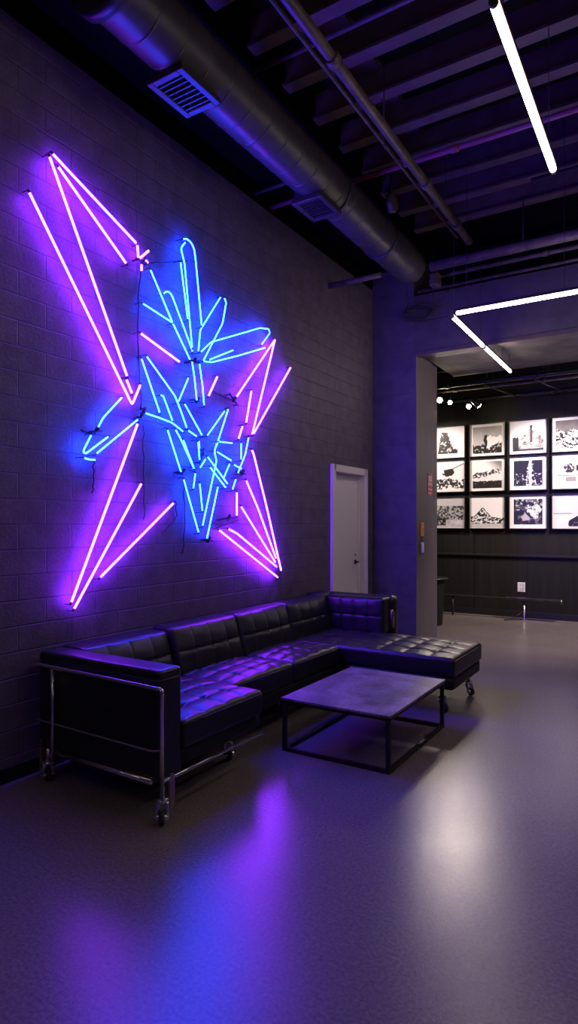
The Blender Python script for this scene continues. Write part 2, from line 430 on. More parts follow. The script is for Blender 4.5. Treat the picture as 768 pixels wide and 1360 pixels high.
# sign, tag and switch on the column's side
XF = .58
s = empty('column_sign', (XF, 7.77, 1.86), 'small red and white vertical sign on the side of the grey column', 'sign')
bx('sign_plate', M['red'], XF, XF + .006, 7.68, 7.85, 1.86, 2.14, s)
g = MB()
for z, ys in ((2.075, [(7.70, 7.735), (7.745, 7.77), (7.785, 7.83)]), (2.035, [(7.70, 7.72), (7.73, 7.83)]), (1.985, [(7.695, 7.76), (7.775, 7.83)]), (1.925, [(7.70, 7.74), (7.755, 7.83)]), (1.875, [(7.69, 7.72), (7.74, 7.80)])):
    for a, b in ys: g.box(XF + .006, XF + .008, a, b, z, z + (.034 if z > 1.95 else .018))
g.build('sign_lettering', M['signwhite'], s)
bx('sign_header', M['signblue'], XF + .006, XF + .0085, 7.69, 7.76, 2.108, 2.135, s)
s = empty('yellow_tag', (XF, 7.47, 1.35), 'narrow yellow and orange tag on the column above the cord', 'tag')
bx('tag_plate', M['yellow'], XF, XF + .012, 7.42, 7.52, 1.34, 1.51, s, c=.003)
g = MB(); g.lathe([(.014, .012), (.014, .014)], (XF, 7.455, 1.48), 'x', 12); g.box(XF + .012, XF + .014, 7.45, 7.455, 1.36, 1.45).box(XF + .012, XF + .014, 7.48, 7.484, 1.37, 1.44)
g.build('tag_print', M['brown'], s)
s = empty('wall_handset', (XF, 7.45, 1.12), 'small white oval handset hanging by a dark cord on the column', 'handset')
g = MB(); g.puff((.035, .06, .13), .016, (4, 8, 12), None, lambda p: p + Vector((XF + .002, 7.405, 1.135))); g.build('handset_body', M['white'], s)
g = MB(); g.tube([(XF + .008, 7.46, 1.34), (XF + .012, 7.455, 1.30), (XF + .014, 7.45, 1.262)], .004, 6); g.build('cord', M['cable'], s)

# ------------------------------------------------------------------ air duct with two grilles
DX, DZ, DR = .835, 4.26, .178
du = empty('air_duct', (DX, 4.3, DZ), 'long round grey spiral air duct with two square grilles hung along the ceiling', 'duct')
prof = [(0.001, 2.2), (DR, 2.2), (DR + .006, 2.22), (DR, 2.24)]
y = 2.42
while y < 6.35: prof += [(DR, y - .012), (DR, y - .005), (DR + .0035, y - .002), (DR + .0035, y + .002), (DR, y + .005), (DR, y + .012)]; y += .21
prof += [(DR, 6.40), (DR - .01, 6.43), (DR - .03, 6.43), (DR - .03, 6.36), (0.001, 6.36)]
MB().lathe(prof, (DX, 0, DZ), 'y', 64, cap=False).build('duct_pipe', M['duct'], du)
for y in (4.62, 5.62): MB().lathe([(DR + .001, y - .02), (DR + .012, y - .018), (DR + .012, y + .018), (DR + .001, y + .02)], (DX, 0, DZ), 'y', 64, cap=False).build('duct_collar', M['duct'], du)
g = MB(); g.lathe([(.001, 2.12), (DR + .03, 2.12), (DR + .03, 2.2), (.001, 2.2)], (DX, 0, DZ), 'y', 48); g.build('end_flange', M['darkmetal'], du)
g = MB(); g.box(.72, .96, .6, 2.12, 4.14, 4.38, .01); g.build('duct_neck', M['darkmetal'], du)
for y0 in (2.66, 4.26):
    b_ = MB()
    x0, x1, y1, zb = .685, .925, y0 + .32, 4.045
    b_.box(x0, x1, y0, y1, 4.075, 4.20, .006).build('grille_boot', M['duct'], du)
    g = MB()
    for a in ((x0 - .015, x0 + .025, y0 - .015, y1 + .015), (x1 - .025, x1 + .015, y0 - .015, y1 + .015), (x0 + .025, x1 - .025, y0 - .015, y0 + .025), (x0 + .025, x1 - .025, y1 - .025, y1 + .015)):
        g.box(a[0], a[1], a[2], a[3], zb, 4.078, .004)
    gf = g.build('grille_frame', M['slat'], du)
    g = MB(); g.box(x0 + .02, x1 - .02, y0 + .02, y1 - .02, 4.070, 4.0755); g.build('grille_backing', M['black'], gf)
    g = MB()
    for k in range(7):
        yy = y0 + .045 + k * .038; g.box(x0 + .025, x1 - .025, yy, yy + .008, 4.05, 4.064)
    for k in range(3):
        xx = x0 + .065 + k * .05; g.box(xx, xx + .006, y0 + .025, y1 - .025, 4.064, 4.070)
    g.build('grille_slats', M['slat'], gf)
for y in (3.5, 5.2): MB().tube([(DX, y, DZ + DR), (DX - .0, y, 4.64)], .006, 6).build('hanger_rod', M['darkmetal'], du)

# ------------------------------------------------------------------ pipes and rods under the ceiling
def pipe(pts, r, m, name, label, cat='pipe', fit=(), group=None, hang=None):
    e = empty(name, pts[0], label, cat, group)
    MB().tube(pts, r, 14).build('pipe_run', m, e)
    for p in fit:
        a, b = Vector(pts[0]), Vector(pts[-1]); q = a.lerp(b, p); d_ = (b - a).normalized() * .03
        MB().tube([q - d_, q + d_], r * 1.35, 14).build('pipe_coupling', m, e)
    if hang:
        for q in hang: MB().tube([(q[0], q[1], q[2]), (q[0], q[1], 4.7 if len(q) < 4 else q[3])], .004, 6).build('hanger_rod', M['darkmetal'], e)
    return e
pipe([(1.59, .2, 4.2), (1.59, 6.0, 4.2)], .033, M['pipe'], 'conduit_pipe', 'thick rusty brown pipe running away from view under the joists', fit=(.52, .79, .93), hang=[(1.59, 2.2, 4.22), (1.59, 3.96, 4.22), (1.59, 5.28, 4.22)])
pipe([(1.41, .2, 4.36), (1.41, 6.2, 4.36)], .012, M['pipe'], 'thin_conduit', 'thin dark conduit running just beside the thick rusty pipe', fit=(.4, .7), hang=[(1.41, 1.7, 4.36), (1.41, 4.34, 4.36)])
pipe([(.62, 3.4, 4.50), (5.6, 3.4, 4.50)], .016, M['pipe'], 'cross_conduit', 'thin dark rail crossing above the thick rusty pipe near the first grille', fit=(.5,))
pipe([(-.04, 4.98, 4.52), (6.4, 4.98, 4.52)], .022, M['pinkpipe'], 'cross_pipe', 'reddish pink pipe crossing from the wall top over the duct', fit=(.28, .6))
pipe([(-.04, 4.72, 4.54), (.8, 4.72, 4.54)], .016, M['pipe'], 'short_pipe', 'short dark pipe between the wall top and the duct near the second grille')
pipe([(0.0, 6.12, 4.13), (.62, 6.12, 4.13)], .03, M['pipe'], 'wall_stub_pipe', 'short grey pipe from the block wall to the duct end')
pipe([(1.06, 6.42, 4.22), (6.5, 6.42, 4.22)], .05, M['pipe'], 'main_pipe', 'wide grey pipe crossing the ceiling in front of the beam', fit=(.3, .7), hang=[(2.0, 6.42, 4.26), (3.4, 6.42, 4.26)])
pipe([(.9, 6.86, 4.28), (6.5, 6.86, 4.28)], .022, M['pipe'], 'middle_pipe', 'thin dark pipe between the wide grey pipe and the beam', fit=(.22, .45), hang=[(1.9, 6.86, 4.28, 4.95)])
pipe([(.62, 7.22, 4.29), (6.5, 7.22, 4.29)], .018, M['pipe'], 'beam_top_pipe', 'thin bluish pipe lying along the top edge of the beam', fit=(.4,))
pipe([(2.2, 5.75, 4.5), (6.4, 5.75, 4.5)], .014, M['darkmetal'], 'black_conduit', 'thin black conduit under the joists toward the beam', hang=[(2.6, 5.75, 4.5, 4.95), (4.2, 5.75, 4.5, 4.95)])
for i, (yy, zz, r, lb) in enumerate(((8.95, 3.50, .03, 'dark pipe under the edge of the concrete slab in the back room'), (9.3, 3.50, .022, 'thin dark pipe carrying the spotlights in the back room'), (10.15, 3.50, .03, 'dark pipe close to the black far wall above the photographs'), (8.90, 3.72, .02, 'black conduit tucked above the slab edge in the back room'))):
    pipe([(-2.5, yy, zz), (6.4, yy, zz)], r, M['darkmetal'] if i != 1 else M['pipe'], 'back_room_pipe', lb, fit=(.33, .47), group='pipes under the back room ceiling', hang=[(1.0, yy, zz, 4.35), (1.75, yy, zz, 4.35)])
# brace struts between the back pipes
for x in (.95, 1.62):
    tag(MB().tube([(x, 8.95, 3.459), (x + .25, 10.15, 3.459)], .012, 8).build('pipe_brace', M['darkmetal']), 'thin black brace between the back room pipes ' + ('over the second photograph column' if x < 1 else 'over the third photograph column'), 'brace')
# round cap beside the duct
e = empty('round_ceiling_fitting', (1.13, 5.25, 4.38), 'small round tan fitting mounted behind the duct near the second grille', 'fitting')
MB().lathe([(.02, -.05), (.085, -.045), (.09, .0), (.075, .012), (.02, .014)], (1.13, 5.25, 4.38), 'x', 24).build('fitting_disc', M['pipe'], e)
MB().tube([(1.10, 5.25, 4.42), (1.10, 5.25, 4.7)], .012, 8).build('fitting_stem', M['darkmetal'], e)
# bundle of cables at the column head
random.seed(3)
e = empty('cable_bundle', (.62, 7.1, 4.0), 'tangled loops of thin black cable hanging at the top of the column', 'cable')
for k in range(7):
    cx, cz, a, b = .66 + random.uniform(-.05, .05), 4.02 + random.uniform(-.03, .03), random.uniform(.11, .20), random.uniform(.04, .085)
    pts = [(cx + a * math.cos(q), 7.12 + .05 * math.sin(q * 2 + k), cz + b * math.sin(q) + .012 * math.sin(3 * q + k)) for q in [2 * PI * i / 28 for i in range(28)]]
    MB().tube(pts, .005, 6, closed=True).build('cable_loop', M['cable'] if k % 3 else M['slat'], e)
for k, (a, b) in enumerate((((.82, 7.13, 4.05), (.80, 7.14, 4.45)), ((.80, 7.13, 4.0), (1.06, 7.16, 4.25)), ((.5, 7.13, 4.02), (.60, 6.9, 4.27)))):
    a, b = Vector(a), Vector(b)
    MB().tube([a, a.lerp(b, .4) + Vector((.03, 0, -.04)), a.lerp(b, .8) + Vector((.02, 0, .02)), b], .006, 6).build('cable_tail', M['cable'], e)
# two junction boxes
e = empty('junction_box', (.98, 6.75, 4.2), 'small junction box beside the open end of the duct', 'junction box')
MB().box(.96, 1.06, 6.66, 6.78, 4.12, 4.25, .008).build('box_body', M['pipe'], e)
MB().tube([(.985, 6.72, 4.245), (.985, 6.72, 4.95)], .004, 6).build('hanger_rod', M['darkmetal'], e)
MB().tube([(1.01, 6.74, 4.25), (1.01, 6.74, 4.28), (1.01, 6.82, 4.282)], .01, 8).build('box_conduit', M['pipe'], e)

# ------------------------------------------------------------------ linear tube lamps
def tube_lamp(p, q, label, zc, group=None, wires=(.12, .88)):
    p, q = Vector(p), Vector(q); d_ = (q - p); mid = (p + q) / 2
    e = empty('linear_lamp', mid, label, 'lamp', group)
    u = d_.normalized(); n_ = u.cross(Vector((0, 0, 1)))
    def bar(a, b, w_, z0, z1):
        vs = [pt + n_ * sgn * w_ + Vector((0, 0, z)) for pt in (a, b) for sgn in (-1, 1) for z in (z0, z1)]
        return MB().add(vs, [(0, 1, 3, 2), (4, 6, 7, 5), (0, 4, 5, 1), (2, 3, 7, 6), (0, 2, 6, 4), (1, 5, 7, 3)])
    bar(p, q, .016, .016, .04).build('lamp_housing', M['housing'], e)
    MB().tube([p + u * .02, p + u * .025, q - u * .025, q - u * .02], [.012, .0165, .0165, .012], 16).build('diffuser_tube', M['lamp'], e)
    for a in (p, q - u * .02): MB().tube([a, a + u * .02], .017, 14).build('end_cap', M['housing'], e)
    for t_ in wires:
        a = p.lerp(q, t_); MB().tube([a + Vector((0, 0, .038)), Vector((a.x, a.y, zc))], .0025, 5).build('suspension_wire', M['cable'], e)
LZ = 3.4
GL = 'suspended linear tube lamps'
tube_lamp((2.725, 2.32, LZ), (2.725, 3.62, LZ), 'warm white tube lamp hanging alone high in the ceiling, nearest the top of the view', 4.95, GL)
tube_lamp((1.57, 5.6, LZ), (2.80, 5.6, LZ), 'horizontal warm tube lamp forming the upper arm of the hanging corner', 4.95, GL, wires=(.09, .75))
tube_lamp((1.53, 5.66, LZ), (1.515, 6.80, LZ), 'warm tube lamp joined at the corner and crossing in front of the beam', 4.95, GL, wires=(.05, .9))
tube_lamp((1.515, 6.83, LZ), (1.505, 8.12, LZ), 'warm tube lamp ending below the concrete slab behind the beam', 3.6, GL, wires=(.65, .95))
tube_lamp((2.83, 5.6, LZ), (4.06, 5.6, LZ), 'warm tube lamp continuing the horizontal run beyond the hanging corner', 4.95, GL)
for (p, q) in ADDED_LAMPS: tube_lamp(p, q, 'added warm tube lamp hanging out of view to brighten the room', 4.95 if p[1] < 7 else 4.35, GL)

# ------------------------------------------------------------------ spotlights of the back room
def spot(p, aim, label, power, r=.045, z_top=3.5, size=1.2):
    e = empty('track_spotlight', p, label, 'spotlight', 'spotlights in the back room')
    p = Vector(p); a = (Vector(aim) - p).normalized()
    MB().tube([p - a * .15, p - a * .14, p - a * .0, p + a * .012], [r * .6, r * .92, r, r], 18).build('spot_body', M['frame'], e)
    MB().tube([p + a * .012, p + a * .018], [r * .86, r * .80], 18).build('spot_lens', M['spotglass'], e)
    MB().tube([p - a * .07, (p.x - .0, p.y - a.y * .07, z_top + .0)], .008, 8).build('spot_stem', M['darkmetal'], e)
    l = bpy.data.lights.new('spot_beam', 'SPOT'); l.energy = power; l.color = (1., .84, .74); l.spot_size = size; l.spot_blend = .8; l.shadow_soft_size = .03
    lo = bpy.data.objects.new('spot_beam', l); COL.objects.link(lo); lo.parent = e; lo.location = a * .03
    lo.rotation_euler = a.to_track_quat('-Z', 'Y').to_euler()
SPOTS()

# ------------------------------------------------------------------ neon wall sculpture
ne = empty('neon_sculpture', (0, 3.4, 1.2), 'large angular purple and blue neon star sculpture on the dark block wall', 'neon sign')
random.seed(5)
def neon(lines, m, r, word):
    for k, ln in enumerate(lines):
        dx = [.0, .010, -.010, .018][k % 4] if word == 'blue' else [.0, .008, -.006][k % 3]
        pts = [Vector((.055 + dx, y, z)) for y, z in ln]
        # rounded corners, small overshoot-free bends
        path = [pts[0]]
        for i in range(1, len(pts) - 1):
            rr = min(.022, (pts[i] - pts[i - 1]).length * .4, (pts[i + 1] - pts[i]).length * .4)
            path += arc(pts[i - 1], pts[i], pts[i + 1], rr, 4)
        path.append(pts[-1])
        t_ = MB().tube(path, r, 10).build('neon_tube', m, ne)
        t_['label'] = word + ' glowing glass tube'
        L = sum((pts[i + 1] - pts[i]).length for i in range(len(pts) - 1))
        if L > .1:
            for a, b in ((pts[0], pts[1]), (pts[-1], pts[-2])):
                u = (b - a).normalized(); q = a - u * .010; c = MB()
                c.tube([a + u * .006, a - u * .004, q, q + Vector((-.006, 0, 0)), Vector((.0, q.y, q.z))], [r * 1.15, r * 1.15, r, .003, .0025], 8)
                tag(c.build('tube_electrode', M['cable'], t_), 'black end cap of the tube')
neon(PURPLE, M['purple'], .0074, 'purple')
neon(BLUE, M['blue'], .0049, 'blue')
for a in CABLES:
    n_ = 14; pts = []
    for i in range(n_ + 1):
        t_ = i / n_ * (len(a) - 1); k = min(int(t_), len(a) - 2); fr = t_ - k
        y_, z_ = a[k][0] * (1 - fr) + a[k + 1][0] * fr, a[k][1] * (1 - fr) + a[k + 1][1] * fr
        pts.append((.012 + .004 * math.sin(i * 2.1), y_ + .006 * math.sin(i * 1.7), z_))
    MB().tube(pts, .005, 6).build('supply_cable', M['cable'], ne)
for (y_, z_, w_, an) in BRACKETS:
    b_ = MB(); dy, dz = math.cos(an) * w_ / 2, math.sin(an) * w_ / 2
    b_.tube([(.045, y_ - dy, z_ - dz), (.045, y_ + dy, z_ + dz)], .008, 8)
    for s_ in (-.8, .8): b_.tube([(0, y_ + dy * s_, z_ + dz * s_), (.045, y_ + dy * s_, z_ + dz * s_)], .006, 6)
    b_.tube([(.03, y_, z_ - .02), (.055, y_ + .01, z_ + .03)], .013, 8)
    b_.build('mounting_bracket', M['cable'], ne)

# ------------------------------------------------------------------ sectional sofa
so = empty('sectional_sofa', (.6, 4.0, 0), 'long black tufted leather sectional sofa with chaise and chrome side rails along the neon wall', 'sofa')
def tuft(cu, cv, crease, button, crown, bu=None):
    def fn(u, v):
        ed = min(u, 1 - u, v, 1 - v)
        k = min(1., ed / .07)
        h_ = crown * (1 - (2 * u - 1) ** 4) * (1 - (2 * v - 1) ** 4)
        du_ = min(abs(u - i / cu) for i in range(1, cu)) if cu > 1 else 9
        dv_ = min(abs(v - i / cv) for i in range(1, cv)) if cv > 1 else 9
        c_ = max(math.exp(-(du_ / .013) ** 2), math.exp(-(dv_ / .013) ** 2)) * crease + max(math.exp(-(du_ / .06) ** 2), math.exp(-(dv_ / .06) ** 2)) * crease * .8
        b_ = math.exp(-(du_ ** 2 + dv_ ** 2) / .0016) * button + math.exp(-(du_ ** 2 + dv_ ** 2) / .0002) * button * .5
        w_ = noise.noise(Vector((u * 5, v * 5, crown * 900 + crease * 77))) * .0035
        return h_ + (w_ - c_ - b_) * k
    return fn
def ident(ox, oy, oz): return lambda p: p + Vector((ox, oy, oz))
def buttons(cu, cv, fn, place_, parent, top):
    for i in range(1, cu):
        for j in range(1, cv):
            g = MB()
            c = place_(i / cu, j / cv, top + fn(i / cu, j / cv) + .004)
            nrm = (place_(i / cu, j / cv, 1) - place_(i / cu, j / cv, 0)).normalized() * .003
            g.tube([c - nrm, c, c + nrm], [.011, .012, .005], 10); g.build('tufting_button', M['leather'], parent)
SEAT = [(.36, 1.085, 2.505, 3.245), (.30, .85, 3.255, 3.995), (.30, .85, 4.005, 4.745), (.12, 1.83, 4.755, 5.56)]
for i, (x0, x1, y0, y1) in enumerate(SEAT):
    sx, sy, th = x1 - x0, y1 - y0, .155
    cu, cv = (4, 4) if i < 3 else (8, 4)
    fn = tuft(cu, cv, .007, .014, .026) if i < 3 else tuft(cu, cv, .007, .015, .022)
    nx, ny = (72, 84) if i < 3 else (150, 84)
    c = MB().puff((sx, sy, th), .028, (nx, ny, 8), fn, ident(x0, y0, .300)).build('seat_cushion', M['leather'], so)
    buttons(cu, cv, fn, lambda u, v, z, x0=x0, y0=y0, sx=sx, sy=sy: Vector((x0 + sx * u, y0 + sy * v, .300 + z)), c, th)
    p = MB().tube([(x1 + .001, y0 + .03, .435), (x1 + .001, y1 - .03, .435)], .004, 6)
    if i == 3: p = MB().tube([(.87, y0 - .001, .432), (x1 - .03, y0 - .001, .432)] + arc((x1 - .03, y0 - .001, .432), (x1 + .001, y0 - .001, .432), (x1 + .001, y0 + .03, .432), .028, 5) + [(x1 + .001, y1 - .03, .432)], .004, 6)
    tag(p.build('cushion_piping', M['seam'], c))
for (x0, x1, y0, y1, zb) in ((.10, 1.06, 2.50, 3.245, .215), (.10, .83, 3.25, 4.75, .19), (.10, 1.815, 4.76, 5.555, .20)):
    MB().puff((x1 - x0, y1 - y0, .302 - zb), .016, (12, 12, 4), None, ident(x0, y0, zb)).build('seat_base', M['leather_flat'], so)
# arm: broad padded block at the near end
a = MB().puff((.97, .17, .578), .024, (60, 16, 40), None, ident(.10, 2.335, .172)).build('arm_block', M['leather'], so)
g = MB(); g.tube([(.13, 2.332, .70)] + arc((.13, 2.332, .70), (1.072, 2.332, .70), (1.072, 2.50, .70), .036, 5) + [(1.072, 2.47, .70)], .004, 6); g.build('arm_piping', M['seam'], a)
# back frame and back cushions along the wall
MB().puff((.12, 3.35, .50), .03, (6, 40, 10), None, ident(.05, 2.45, .24)).build('back_frame', M['leather_flat'], so)
def back(y0, y1, tf, tb, zt, nm=None):
    fn = tuft(2, 4, .006, .014, .030)
    H = zt - .44; W = y1 - y0; th = .20
    # local: x = height (0 bottom), y = width, z = thickness toward the room
    def at(u, v, z): return pt(Vector((H * u, W * v, z)))
    def pt(p):
        lean = (1 - p.x / H)
        return Vector((.075 + (tf - th - .075) * 1 + p.z * 1. + lean * (tb - tf), y0 + p.y, .44 + p.x))
    c = MB().puff((H, W, th), .026, (52, 80, 12), fn, pt).build('back_cushion', M['leather'], so)
    for j in (1, 2, 3):
        g = MB(); q = at(.5, j / 4, th + fn(.5, j / 4) + .004); g.tube([q - Vector((.003, 0, 0)), q, q + Vector((.003, 0, 0))], [.011, .012, .005], 10); g.build('tufting_button', M['leather'], c)
    g = MB().tube([(tf - .012, y0 + .03, zt - .006), (tf - .012, y1 - .03, zt - .006)], .004, 6); g.build('cushion_piping', M['seam'], c)
back(2.51, 3.245, .27, .37, .752)
for k in range(2): back(3.255 + .75 * k, 3.995 + .75 * k, .30, .40, .772)
back(4.755, 5.50, .30, .38, .775)
# closing back at the chaise end, its padded face toward the camera side
fn = tuft(2, 4, .006, .014, .028)
x0, W, H, th = .30, .62, .345, .20
def pt2(p): return Vector((x0 + p.y, 5.70 - p.z, .44 + p.x))
MB().puff((.20, .26, .60), .03, (6, 6, 12), None, ident(.06, 5.50, .2)).build('corner_block', M['leather'], so)
c = MB().puff((H, W, th), .026, (52, 80, 12), fn, pt2).build('back_cushion', M['leather'], so)
for j in (1, 2, 3):
    g = MB(); q = pt2(Vector((H * .5, W * j / 4, th + fn(.5, j / 4) + .004))); g.tube([q + Vector((0, .003, 0)), q, q - Vector((0, .003, 0))], [.011, .012, .005], 10); g.build('tufting_button', M['leather'], c)
MB().puff((.86, .12, .60), .04, (20, 6, 14), None, ident(.10, 5.66, .195)).build('back_frame', M['leather'], so)
MB().tube([(.965, 5.60, .50), (.965, 5.60, .655), (.965, 5.60, .672)], [.022, .022, .014], 14).build('end_post', M['brass'], so)
# chrome rails around the arm
g = MB().tube([(.12, 2.315, .690)] + [(.15, 2.300, .682)] + arc((.15, 2.300, .682), (1.118, 2.300, .672), (1.118, 2.300, .12), .022, 6) + [(1.118, 2.300, .115)], .0105, 12); g.build('side_rail', M['chrome'], so)
MB().tube([(.275, 2.302, .675), (.275, 2.302, .12)], .0105, 12).build('rear_post', M['chrome'], so)
MB().tube([(.07, 2.312, .362), (.12, 2.306, .360)] + arc((.12, 2.306, .360), (1.06, 2.306, .350), (1.112, 2.306, .372), .05, 5) + [(1.115, 2.303, .374)], .006, 10).build('middle_rail', M['chrome'], so)
MB().tube([(.275, 2.325, .190), (1.02, 2.325, .183)], .014, 12).build('lower_rail', M['chrome'], so)
MB().tube([(1.118, 2.300, .215), (1.105, 2.40, .205), (1.09, 3.22, .195)], .0105, 12).build('front_rail', M['chrome'], so)
def caster(x, y, top, plate=None, ang=.4):
    k = MB().tube([(x, y, top), (x, y, .12)], .013, 10)
    c_, s_ = math.cos(ang), math.sin(ang); R_ = .036; off = .024
    for q in (-1, 1):
        ox, oy = -s_ * .024 * q, c_ * .024 * q
        k.tube([(x + ox * .6, y + oy * .6, .112), (x + ox, y + oy, .09), (x + ox + c_ * off * .6, y + oy + s_ * off * .6, .062), (x + ox + c_ * off, y + oy + s_ * off, R_)], [.014, .014, .013, .010], 10)
    k.tube([(x, y, .104), (x, y, .112), (x, y, .122), (x, y, .128)], [.024, .031, .031, .018], 16)
    c = k.build('caster', M['chrome'], so)
    def xf(p): return Vector((x + c_ * (p.x + off) - s_ * p.y, y + s_ * (p.x + off) + c_ * p.y, p.z + R_ + .002))
    w_ = MB(); w0 = MB().lathe([(.006, -.014), (.028, -.014), (.036, -.009), (.036, .009), (.028, .014), (.006, .014)], (0, 0, 0), 'y', 24)
    w_.add([xf(p) for p in w0.v], w0.f, True); w_.build('caster_wheel', M['rubber'], c)
    w_ = MB(); w0 = MB().lathe([(.002, -.036), (.010, -.035), (.012, -.031), (.018, -.016), (.018, .016), (.012, .031), (.010, .035), (.002, .036)], (0, 0, 0), 'y', 16)
    w_.add([xf(p) for p in w0.v], w0.f, True); w_.build('wheel_hub', M['chrome'], c)
    if plate:
        px_, py_, z0, z1 = plate
        g = MB(); n_ = 20; zc, hz = (z0 + z1) / 2, (z1 - z0) / 2
        vs = []
        for xx in (-.005, .005):
            for i in range(n_):
                t_ = 2 * PI * i / n_; vs.append((px_ + xx, py_ + .020 * math.cos(t_), zc + hz * max(-1, min(1, 1.15 * math.sin(t_)))))
        g.add(vs, [tuple(range(n_))[::-1], tuple(range(n_, 2 * n_))] + [(i, (i + 1) % n_, n_ + (i + 1) % n_, n_ + i) for i in range(n_)])
        g.build('caster_plate', M['brass'], c)
caster(1.105, 2.315, .18, (1.118, 2.37, .06, .235), -.9)
caster(.20, 2.33, .20, (.165, 2.315, .07, .25), 2.6)
caster(.86, 3.17, .22, None, -.6)
caster(.62, 4.18, .20, None, -1.)
caster(1.70, 4.86, .22, None, -.5)
caster(1.74, 5.46, .22, None, -.5)
caster(.62, 3.30, .20, None, 1.)
caster(.2, 5.5, .2, None, 0)

# ------------------------------------------------------------------ coffee table
TX0, TX1, TY0, TY1, TZ = 1.075, 1.835, 3.475, 4.50, .352
ct = empty('coffee_table', ((TX0 + TX1) / 2, (TY0 + TY1) / 2, 0), 'low square coffee table with mottled dark top on an open black steel frame', 'coffee table')
bx('tabletop', M['top'], TX0 - .006, TX1 + .006, TY0 - .006, TY1 + .006, TZ - .016, TZ, ct, c=.003)
q = .026
for x in (TX0, TX1 - q):
    for y in (TY0, TY1 - q): bx('leg', M['steel'], x, x + q, y, y + q, 0, TZ - .016, ct, c=.002)
for z0, z1, nm in ((.0, q, 'lower_rail'), (TZ - .016 - q * .8, TZ - .0165, 'upper_rail')):
    for x in (TX0, TX1 - q): bx(nm, M['steel'], x, x + q, TY0 + q, TY1 - q, z0, z1, ct, c=.002)
    for y in (TY0, TY1 - q): bx(nm, M['steel'], TX0 + q, TX1 - q, y, y + q, z0, z1, ct, c=.002)

# ------------------------------------------------------------------ framed photographs on the far wall
def fb(x, y, sd, oc=4, sc=1.):
    a, s_, amp = 0., sc, .5
    for i in range(oc):
        a += noise.noise(Vector((x * s_, y * s_, sd * 7.3 + i))) * amp * 2; s_ *= 2; amp *= .55
    return a
def clampf(a): return max(0., min(1., a))
def art(k, u, v):
    n1 = fb(u, v, k + 1, 4, 5); n2 = fb(u, v, k + 31, 3, 14)
    blot = lambda d, w_=.25: clampf(d / w_ + .5)
    ink = .02; W = .86
    if k == 0:    # dark rocky tower on white sky
        hgt = .26 + .64 * math.exp(-((u - .36 - .08 * n2) / .24) ** 4) + .10 * n1; m_ = v < hgt and v > .06 and u > .10 + .15 * v and u < .84
        return (ink + (.55 if n1 * .7 + n2 > .45 else 0)) if m_ else W
    if k == 1:    # grey sky, figure and rocks
        sky = .30 + .35 * (1 - v) + .05 * n1
        if abs(u - .45 - .04 * n1) < .05 + .03 * n2 and v < .68: return ink
        if v < .24 + .20 * abs(u - .45) + .14 * n1: return ink + (.6 if n2 > .4 else 0)
        return W if (v < .62 + .1 * n1 and u > .45) else sky
    if k == 2:    # pale bright forest with dark tree at the left
        if u < .2 and v < .5 + .06 * n2: return ink
        if abs(u - .6) < .035 + .02 * n1 and .3 < v < .92: return .06
        hgt = .45 + .35 * math.exp(-((u - .6) / .25) ** 2) + .08 * n1
        if v < .08: return .05
        return (.45 + .4 * n1 - .5 * max(0, n2)) if v < hgt else W
    if k == 3:    # grey sky above broken white shards
        if v > .62 + .12 * n1: return .16 + .04 * n1
        return W if n2 + .5 * n1 > .0 else ink
    if k == 4:    # dark plant-like clump
        if math.hypot((u - .5) * 1.5, (v - .60) * 2.2) < .24 + .16 * n1 + .06 * n2: return ink
        if abs((v - .68) - (u - .5) * .45) < .02 and u > .45: return .2
        if v < .42 + .12 * n1 and v > .1 + .05 * n1: return ink if n2 + .2 > 0 else W
        return W * .95
    if k == 5:    # snowy ridge over dark water
        if v < .27 + .03 * n2: return ink + (.25 if n2 > .62 else 0)
        rid = .52 + .22 * (u - .4) + .06 * n1
        if v < rid + .09 and v > rid - .08 and n2 + n1 * .4 > -.1: return .05
        if v > rid: return W * (1. - .75 * clampf((u + v - 1.35) * 2.2))
        return W * .9
    if k == 6:    # dark forest with bright cascade
        c_ = .58 + .06 * n1
        if abs(u - c_) < .05 + .16 * (1 - v) * (n2 > .15): return W * .8
        if v < .5 and n2 > .38: return W * .7
        return ink
    if k == 7:    # still life of dark shapes on pale ground
        if math.hypot(u - .42, (v - .62) * 1.1) < .17 + .05 * n1: return .03 + (.5 if n2 > .2 else 0)
        if u > .62 and abs(v - .68 - .3 * (u - .8)) < .10 + .04 * n1: return ink
        if .15 < v < .32 and .3 < u < .62: return .30
        if abs(v - .36) < .01 or abs(u - .12) < .008: return .15
        return W * .88
    if k == 8:    # field of texture below a grey sky
        if v > .72: return .52 + .03 * n2
        if v < .32 and u < .42 and n1 > -.5 and v > .06: return ink + (.4 if n2 > .5 else 0)
        if v < .26: return .55 + .2 * n1
        return .05 if n2 > -.05 else .42
    if k == 9:    # pointed mountain
        hgt = .66 - 1.15 * abs(u - .36) if abs(u - .36) < .28 else .34 - .08 * n1
        if v > hgt + .02 * n2: return W
        if v > hgt - .04: return .04
        if v < .12: return .55
        return ink if n2 + .35 * n1 > (-.05 if v < .45 else .2) else W * .9
    if k == 10:   # bright flower shapes in the dark
        if math.hypot(u - .70, v - .55) < .24 + .12 * n1 and n2 > -.35: return W * .85
        if math.hypot(u - .42, v - .28) < .13 + .06 * n1: return .45
        return ink + (.5 if (n2 > .35 and v > .55) else (.12 if n1 > .2 else 0))
    # k == 11: pale sky and dark slope rising to the right
    if u > .42 + .04 * n1 and v < .12 + .62 * (u - .25) and v > .04: return ink + (.2 if n2 > .45 else 0)
    if v < .42 - .04 * u: return .70
    if abs(v - .43) < .012 and u < .5: return .15
    return .66
FULL = {4, 8, 9, 11}                   # printed nearly to the edge; the others sit in a white mat
